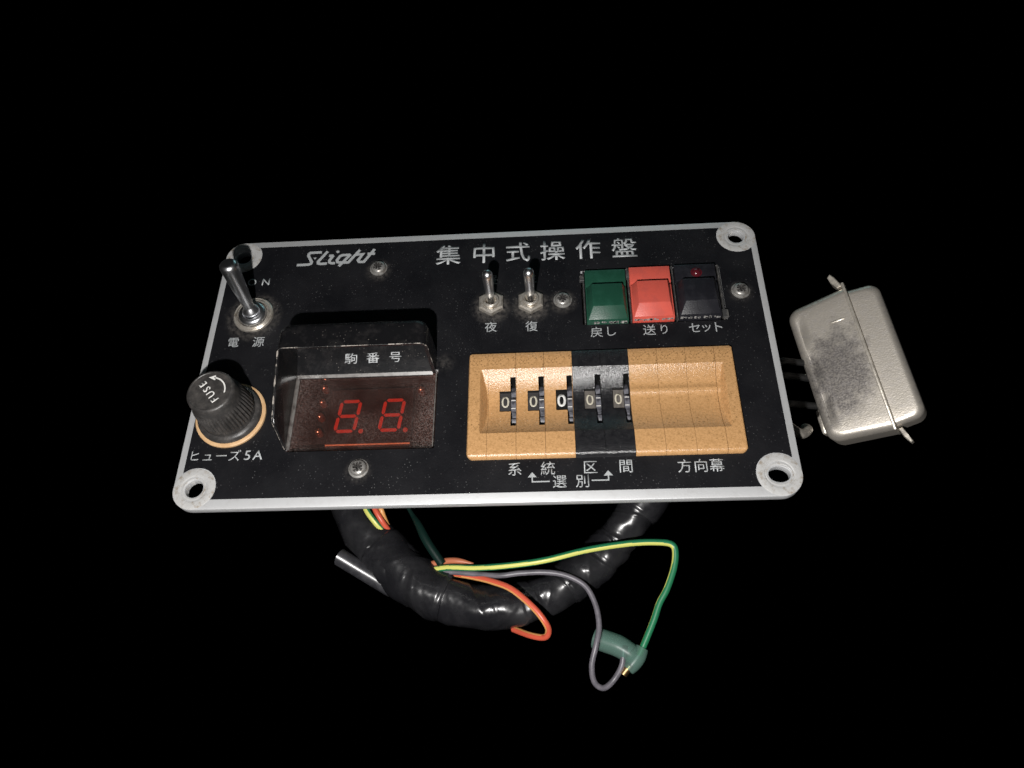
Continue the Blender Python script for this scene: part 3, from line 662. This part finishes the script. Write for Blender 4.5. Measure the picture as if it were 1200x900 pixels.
bl = part('blank_module', module_bm(9.5, blank), M['ochre'], cp, (49.5, 0, 0), smooth=30)
for k in (1, 2): copy_part(bl, cp, (49.5 + 9.5 * k + .05 * k, 0, 0))
# end caps with mitred inner bevels and rounded outer corners
def endcap(sign, w_, fn):
    def zm(x, y, z):
        d = x if sign < 0 else w_ - x           # distance from the outer side
        ridge = 2.0 - max(0, d - (w_ - 2.4)) / 2.4 * 5.0
        zz = max(z, ridge) if -38.3 < y < TOPY - .9 else z
        e_ = min(1, d / .7); zz -= 1.4 * (1 - math.sqrt(max(0, 1 - (1 - e_) ** 2)))
        return zz
    bm = module_bm(w_, fn, nx=26, zmod=zm)
    rc = 2.2
    for v in bm.verts:
        d = v.co.x if sign < 0 else w_ - v.co.x
        if d < rc:
            lim = rc - math.sqrt(max(0, rc * rc - (rc - d) ** 2))
            v.co.y = min(v.co.y, TOPY - lim); v.co.y = max(v.co.y, BOTY + lim)
    return bm
part('end_cap', endcap(-1, 6.6, trough), M['ochre'], cp, (-4.6, 0, 0), smooth=30)
part('end_cap', endcap(1, 6.4, blank), M['ochre'], cp, (78.2, 0, 0), smooth=30)

# ================================================================== CABLE HARNESS
ch = root('cable_harness', 'thick black taped cable looping out below the panel with loose coloured wires', 'cable', (0, -75, -TZ))
CZ = -50.0
path = [(-58.5, -14, CZ), (-56.0, -29.7, CZ), (-53.0, -39.2, CZ), (-44.8, -51.0, CZ), (-32.4, -62.4, CZ), (-18.8, -71.0, CZ), (-.9, -75.4, CZ), (17.4, -72.0, CZ), (33.0, -62.8, CZ), (43.6, -53.4, -48), (54.6, -40.6, -42.5), (61.5, -30.5, -36.5), (69, -19, -30)]
CP = catmull(path, 10)
def sub(t0, t1, k=26):
    n_ = len(CP) - 1; out_ = []
    for i in range(k + 1):
        f = (t0 + (t1 - t0) * i / k) * n_; a = int(min(n_ - 1, f)); out_.append(CP[a].lerp(CP[a + 1], f - a))
    return out_
# tape turns: each one starts wide and tapers under the next
turns = [(.0, .33, 9.2, 9.0, 1), (.262, .428, 9.6, 9.2, 2), (.40, .56, 8.1, 7.5, 3), (.545, .635, 7.3, 6.9, 4), (.625, .76, 8.1, 7.2, 5), (.745, .845, 7.1, 6.8, 6), (.815, 1.0, 8.2, 9.0, 7)]
rnd = random.Random(3)
for t0, t1, ra, rb, sd in turns:
    bm = bmesh.new(); p1, p2, p3 = [rnd.uniform(0, 6) for _ in range(3)]; q1 = rnd.choice((2, 3)); am = .012 if sd == 7 else .035
    ski = rnd.uniform(-.5, .5)
    k = 60
    C_ = sub(t0, t1, k)
    def fnr(t_, a):
        rdg = 0
        for j, (kk_, pp_) in enumerate(((7, p1), (-5, p2), (12, p3))):
            ph = ((a + kk_ * t_ + pp_ + pi) % (2 * pi)) - pi
            rdg += (.045, .03, .035)[j] * math.exp(-abs(ph) / .10) * (0 if sd == 7 else 1) - .018 * (1 if 0 < ph < 1.1 else 0) * (0 if sd == 7 else 1)
        return 1 + rdg + am * sin(q1 * a + 5 * t_ + p1) + am * .8 * sin(a * 3 - 11 * t_ + p2) + am * .55 * sin(9 * t_ * 2 + 2 * a + p3) - (.05 if t_ > .96 or t_ < .02 else 0)
    tube(bm, C_, lambda t_: ra + (rb - ra) * t_, 72, 0, fn=fnr)
    # slant the cut ends like wrapped tape
    for v in bm.verts:
        d = (v.co - C_[0]); kk = max(0, 1 - d.length / (ra * 1.6))
        v.co += (C_[1] - C_[0]).normalized() * kk * (d.dot(Vector((0, 0, 1))) * .6 * ski + d.cross(C_[1] - C_[0]).z * .15)
        v.co.z = max(v.co.z, -TZ + .1)
    part('tape_wrap', bm, M['vinyl'], ch, smooth=50)
bm = bmesh.new()   # loose tape tail lying on the bend
for pts, wd in (([(-29.8, -70.2, -44.6), (-27.9, -72.4, -43.9), (-26.6, -74.6, -45.2)], 1.5),): tube(bm, pts, lambda t_: wd * (1 - abs(2 * t_ - 1) * .5), 10, 8)
part('tape_tail', bm, M['drum2'], ch, smooth=60)
# short split tube clipped beside the cable
bm = bmesh.new()
a_ = Vector((-55.6, -57.9, -43.2)); b_ = Vector((-37.4, -67.6, -51.6)); dd = (b_ - a_).normalized(); nn = Vector((-dd.y, dd.x, 0))
ring = []
for p in (a_, b_):
    rr = []
    for R_ in (3.4, 2.6):
        seq = range(15) if R_ == 3.4 else range(14, -1, -1)
        for k in seq:
            t_ = radians(-70 + 300 * k / 14); rr.append(bm.verts.new(p + nn * R_ * cos(t_) + Vector((0, 0, 1)) * R_ * sin(t_)))
    ring.append(rr)
n_ = len(ring[0])
for k in range(n_): bm.faces.new((ring[0][k], ring[0][(k + 1) % n_], ring[1][(k + 1) % n_], ring[1][k]))
for rr in ring:
    for k in range(14): bm.faces.new((rr[k], rr[k + 1], rr[28 - k], rr[29 - k]))
part('split_tube', bm, M['clip'], ch, smooth=40)
# wires
def stripe(c0, wdt, tw=0.0):
    return lambda t_, a: 1 if abs(((a - (c0 + tw * t_) + pi) % (2 * pi)) - pi) < wdt else 0
bm = bmesh.new()
tube(bm, [(-26, -62.5, -48), (-16.0, -62.2, -44.0), (-5.2, -63.2, -41.5), (7.3, -63.0, -39.5), (19.5, -61.8, -38), (34.5, -58.4, -38), (49.6, -56.4, -38), (59.0, -56.2, -38.2), (63.6, -57.0, -38.6), (64.6, -59.8, -39.3), (63.6, -65.0, -40.6), (60.8, -71.5, -42), (58.0, -76, -43.2), (55.6, -81.6, -44.5), (52.3, -88.2, -46), (50.0, -92.5, -47)], 1.15, 40, 12, stripe(pi / 2 - .1, .62, -1.9))
part('green_and_yellow_wire', bm, [M['wgreen'], M['wyellow']], ch, smooth=80)
bm = bmesh.new()
tube(bm, [(-26, -63.6, -49), (-16.5, -63.4, -45.5), (-5.4, -64.8, -44), (3, -65.9, -42), (10.3, -65.3, -41.6), (19, -65.2, -41.4), (26.5, -66.6, -41.2), (32.8, -70.2, -41.6), (36.0, -76.4, -42.2), (36.9, -83.4, -42.6), (35.6, -89.5, -43), (33.9, -95.6, -45), (34.5, -100.6, -47.5), (37.6, -102.4, -49), (41.2, -99.8, -49), (44.0, -95.6, -47), (44.9, -90.5, -45.6)], .98, 14, 8)
part('grey_wire', bm, M['wgrey'], ch, smooth=80)
bm = bmesh.new()
tube(bm, [(-14, -63.6, -47), (-6, -65.6, -45), (.4, -68.0, -42), (7.5, -71.6, -39), (14.8, -78.0, -38), (18.6, -82.6, -39), (19.7, -85.0, -42), (18.2, -86.5, -45), (13.3, -85.2, -48.5), (7, -82.0, -54)], 1.12, 14, 8, stripe(.1, .55, .6))
part('orange_wire', bm, [M['worange'], M['wamber']], ch, smooth=80)
bm = bmesh.new()
tube(bm, [(-49.5, -34, -41), (-46.6, -41.1, -40), (-43.0, -45.8, -41.5), (-40.0, -48.8, -45), (-37.5, -52, -50)], 1.15, 14, 8, stripe(.9, .7))
part('green_and_yellow_wire', bm, [M['wgreen'], M['wyellow']], ch, smooth=80)
bm = bmesh.new()
tube(bm, [(-47, -33, -41), (-43.6, -40.6, -40), (-40.9, -45.0, -41.5), (-38.4, -48.2, -45.5), (-35.5, -51, -50)], 1.05, 14, 8)
part('red_wire', bm, M['worange'], ch, smooth=80)
bm = bmesh.new()
tube(bm, [(-45, -33, -42), (-41.6, -40.2, -41), (-40.4, -43.6, -43.5), (-39.2, -46.2, -47.0), (-37, -49, -52)], .95, 14, 8)
part('orange_wire', bm, M['wamber'], ch, smooth=80)
bm = bmesh.new()
tube(bm, [(-26, -60.6, -48), (-17, -59.6, -45), (-11.5, -60.0, -44), (-6.6, -61.2, -43.6)], lambda t_: 1.2 - .9 * max(0, t_ - .6) * 2.2, 12, 8)
part('brown_wire', bm, M['wbrown'], ch, smooth=80)
bm = bmesh.new()
tube(bm, [(-36, -33, -46), (-30.5, -41.5, -45), (-27.6, -46, -43.5), (-23.6, -53.2, -43), (-18.0, -61.0, -44)], lambda t_: .35 + 1.3 * min(1, t_ * 1.5), 14, 8)
part('dark_green_wire', bm, M['wdkgreen'], ch, smooth=80)
# closed-end splice: translucent sleeve, both wires enter it, brass lug peeks out
sl = bmesh.new()
tube(sl, [(35.2, -86.0, -49), (36.2, -86.4, -48.8), (39.5, -87.7, -48.2), (43.2, -89.2, -47.6), (46.6, -91.3, -47.4), (48.2, -92.4, -47.6)], lambda t_: 3.7 * min(1, .62 + t_ * 4) * (1 - .30 * max(0, t_ - .6)), 24, 8, caps=True)
part('splice_sleeve', sl, M['sleeve'], ch, smooth=60)
sl = bmesh.new()
tube(sl, [(51.2, -90.0, -46.8), (49.6, -92.8, -47.2), (47.4, -95.2, -47.8), (45.9, -96.8, -48)], lambda t_: 2.2 + .6 * sin(pi * t_), 18, 8)
part('splice_sleeve', sl, M['sleeve'], ch, smooth=60)
bm = bmesh.new(); tube(bm, [(46.6, -95.8, -47.6), (45.4, -97.0, -47.8), (44.2, -98.4, -48)], 1.35, 12, 6)
part('brass_lug', bm, M['brass'], ch, smooth=60)

# ================================================================== METAL CONNECTOR
th, ti = .066, .545
u = Vector((cos(ti) * cos(th), cos(ti) * sin(th), sin(ti))); v_ = Vector((-sin(th), cos(th), 0)); wv = u.cross(v_).normalized()
rl = .19; v2 = v_ * cos(rl) + wv * sin(rl); w2 = u.cross(v2).normalized()
org = Vector((143.4, 12.4, -31.0))
FR = Matrix(((u.x, v2.x, w2.x, org.x), (u.y, v2.y, w2.y, org.y), (u.z, v2.z, w2.z, org.z), (0, 0, 0, 1)))
cn = root('metal_connector', 'dull silver multi-pin metal connector plug lying to the right of the panel', 'connector', (140, 12, -TZ))
def cpart(name, bm, mat, smooth=40):
    bmesh.ops.transform(bm, matrix=FR, verts=bm.verts[:])
    for q in bm.verts: q.co.z = max(q.co.z, -TZ + .05)
    return part(name, bm, mat, cn, smooth=smooth)
def soft_shell(uf, ue, wf, we, h0, h1, r, rc=5.0):
    """rounded sheet-metal can: square against the flange (uf), rounded at its free end (ue)"""
    bm = bmesh.new(); sg = 1 if ue > uf else -1; rows = []
    def ring(ins, z):
        e = ue - sg * ins; q = max(.8, rc - ins * .35); pts = [(uf, wf - ins)]
        for k in range(7): t_ = pi / 2 * k / 6; pts.append((e - sg * (q - q * sin(t_)), (we - ins) - q + q * cos(t_)))
        for k in range(7): t_ = pi / 2 * (1 - k / 6); pts.append((e - sg * (q - q * sin(t_)), -((we - ins) - q + q * cos(t_))))
        pts.append((uf, -(wf - ins))); return [bm.verts.new((x, y, z)) for x, y in pts]
    rings = [ring(0, h0), ring(0, (h0 + h1 - r) / 2)]
    for k in range(9): t_ = pi / 2 * k / 8; rings.append(ring(r * (1 - cos(t_)), h1 - r + r * sin(t_)))
    n_ = len(rings[0])
    for a, b in zip(rings, rings[1:]):
        for k in range(n_): bm.faces.new((a[k], a[(k + 1) % n_], b[(k + 1) % n_], b[k]))
    bm.faces.new(rings[0])
    # the broad top face as a fine grid so that it can carry dents
    top = rings[-1]; h_ = n_ // 2; NX = 14; L_ = [top[k] for k in range(h_)]; R_ = [top[n_ - 1 - k] for k in range(h_)]
    prev = L_
    for j in range(1, NX + 1):
        cur = R_ if j == NX else [bm.verts.new(L_[k].co.lerp(R_[k].co, j / NX)) for k in range(h_)]
        for k in range(h_ - 1): bm.faces.new((prev[k], prev[k + 1], cur[k + 1], cur[k]))
        prev = cur
    return bm
hd = soft_shell(-.2, -23.4, 29.6, 28.2, -13.0, .6, 3.2, 5.0)
for q in hd.verts:      # dents along the cable side and a pressed notch near the flange
    if q.co.x < -17: q.co.z -= 1.1 * (1 + sin(q.co.y * .38 + 1)) * .5 * min(1, (-17 - q.co.x) / 3)
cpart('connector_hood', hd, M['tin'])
bm = bmesh.new()
for y, hh in ((17.0, 1), (15.6, .6)): box(bm, -8.4, -3.2, y - .45, y + .45, .2, .9 * hh, .3, 2)
cpart('pressed_tab', bm, M['tinedge'])
bm = bmesh.new(); box(bm, -.4, .75, -29.9, 31.0, -12.8, 1.15, .35, 2); cpart('flange', bm, M['tinedge'])
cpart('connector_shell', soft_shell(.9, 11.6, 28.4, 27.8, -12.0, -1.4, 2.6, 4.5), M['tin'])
for s in (1, -1):
    bm = bmesh.new()
    prism(bm, [(-.3, 30.6), (-2.0, 35.0), (-3.2, 36.9), (-4.4, 35.8), (-4.0, 33.4), (-2.2, 30.2)] if s > 0 else [(.9, -29.4), (1.9, -32.8), (3.3, -35.4), (4.2, -34.9), (3.4, -32.2), (2.4, -29.2)], -7.5, -1.0 if s > 0 else -2.5, 'z', .3, 1)
    cpart('locking_ear', bm, M['tinedge'])
bm = bmesh.new()   # cable clamp at the back of the hood and its strap end
box(bm, -25.0, -22.6, -23.5, -13.5, -11.5, -3.4, .9, 2)
cpart('cable_clamp', bm, M['tinedge'])
bm = bmesh.new(); tube(bm, [(100.5, -21.0, -14), (104.5, -25.2, -14.6), (108.0, -26.0, -16.5), (111.5, -23.0, -20), (113.5, -18.5, -28), (117, -14, -40)], lambda t_: 1.9 - .3 * min(1, t_ * 1.6), 14, 8)
part('clamp_strap', bm, M['tinedge'], cn, smooth=60)
bm = bmesh.new(); tube(bm, [(70, -6, -51), (88, -4, -51), (104, 2, -51), (113, 4, -51)], 6.3, 20, 8)
part('connector_cable', bm, M['vinyl'], cn, smooth=60)
for k, (y_, z_, r_) in enumerate(((14.0, -40.0, 1.3), (9.0, -43.0, 1.5), (-3.0, -44.0, 1.4))):
    bm = bmesh.new(); tube(bm, [(96, y_ - 6, z_ - 4), (105, y_ - 3, z_ + 1), (113, y_ + 1, z_ + 2), (119, y_ + 3, z_ - 2), (130, y_ + 3, z_ - 5)], r_, 12, 8)
    part('connector_lead', bm, M['chassis'], cn, smooth=60)
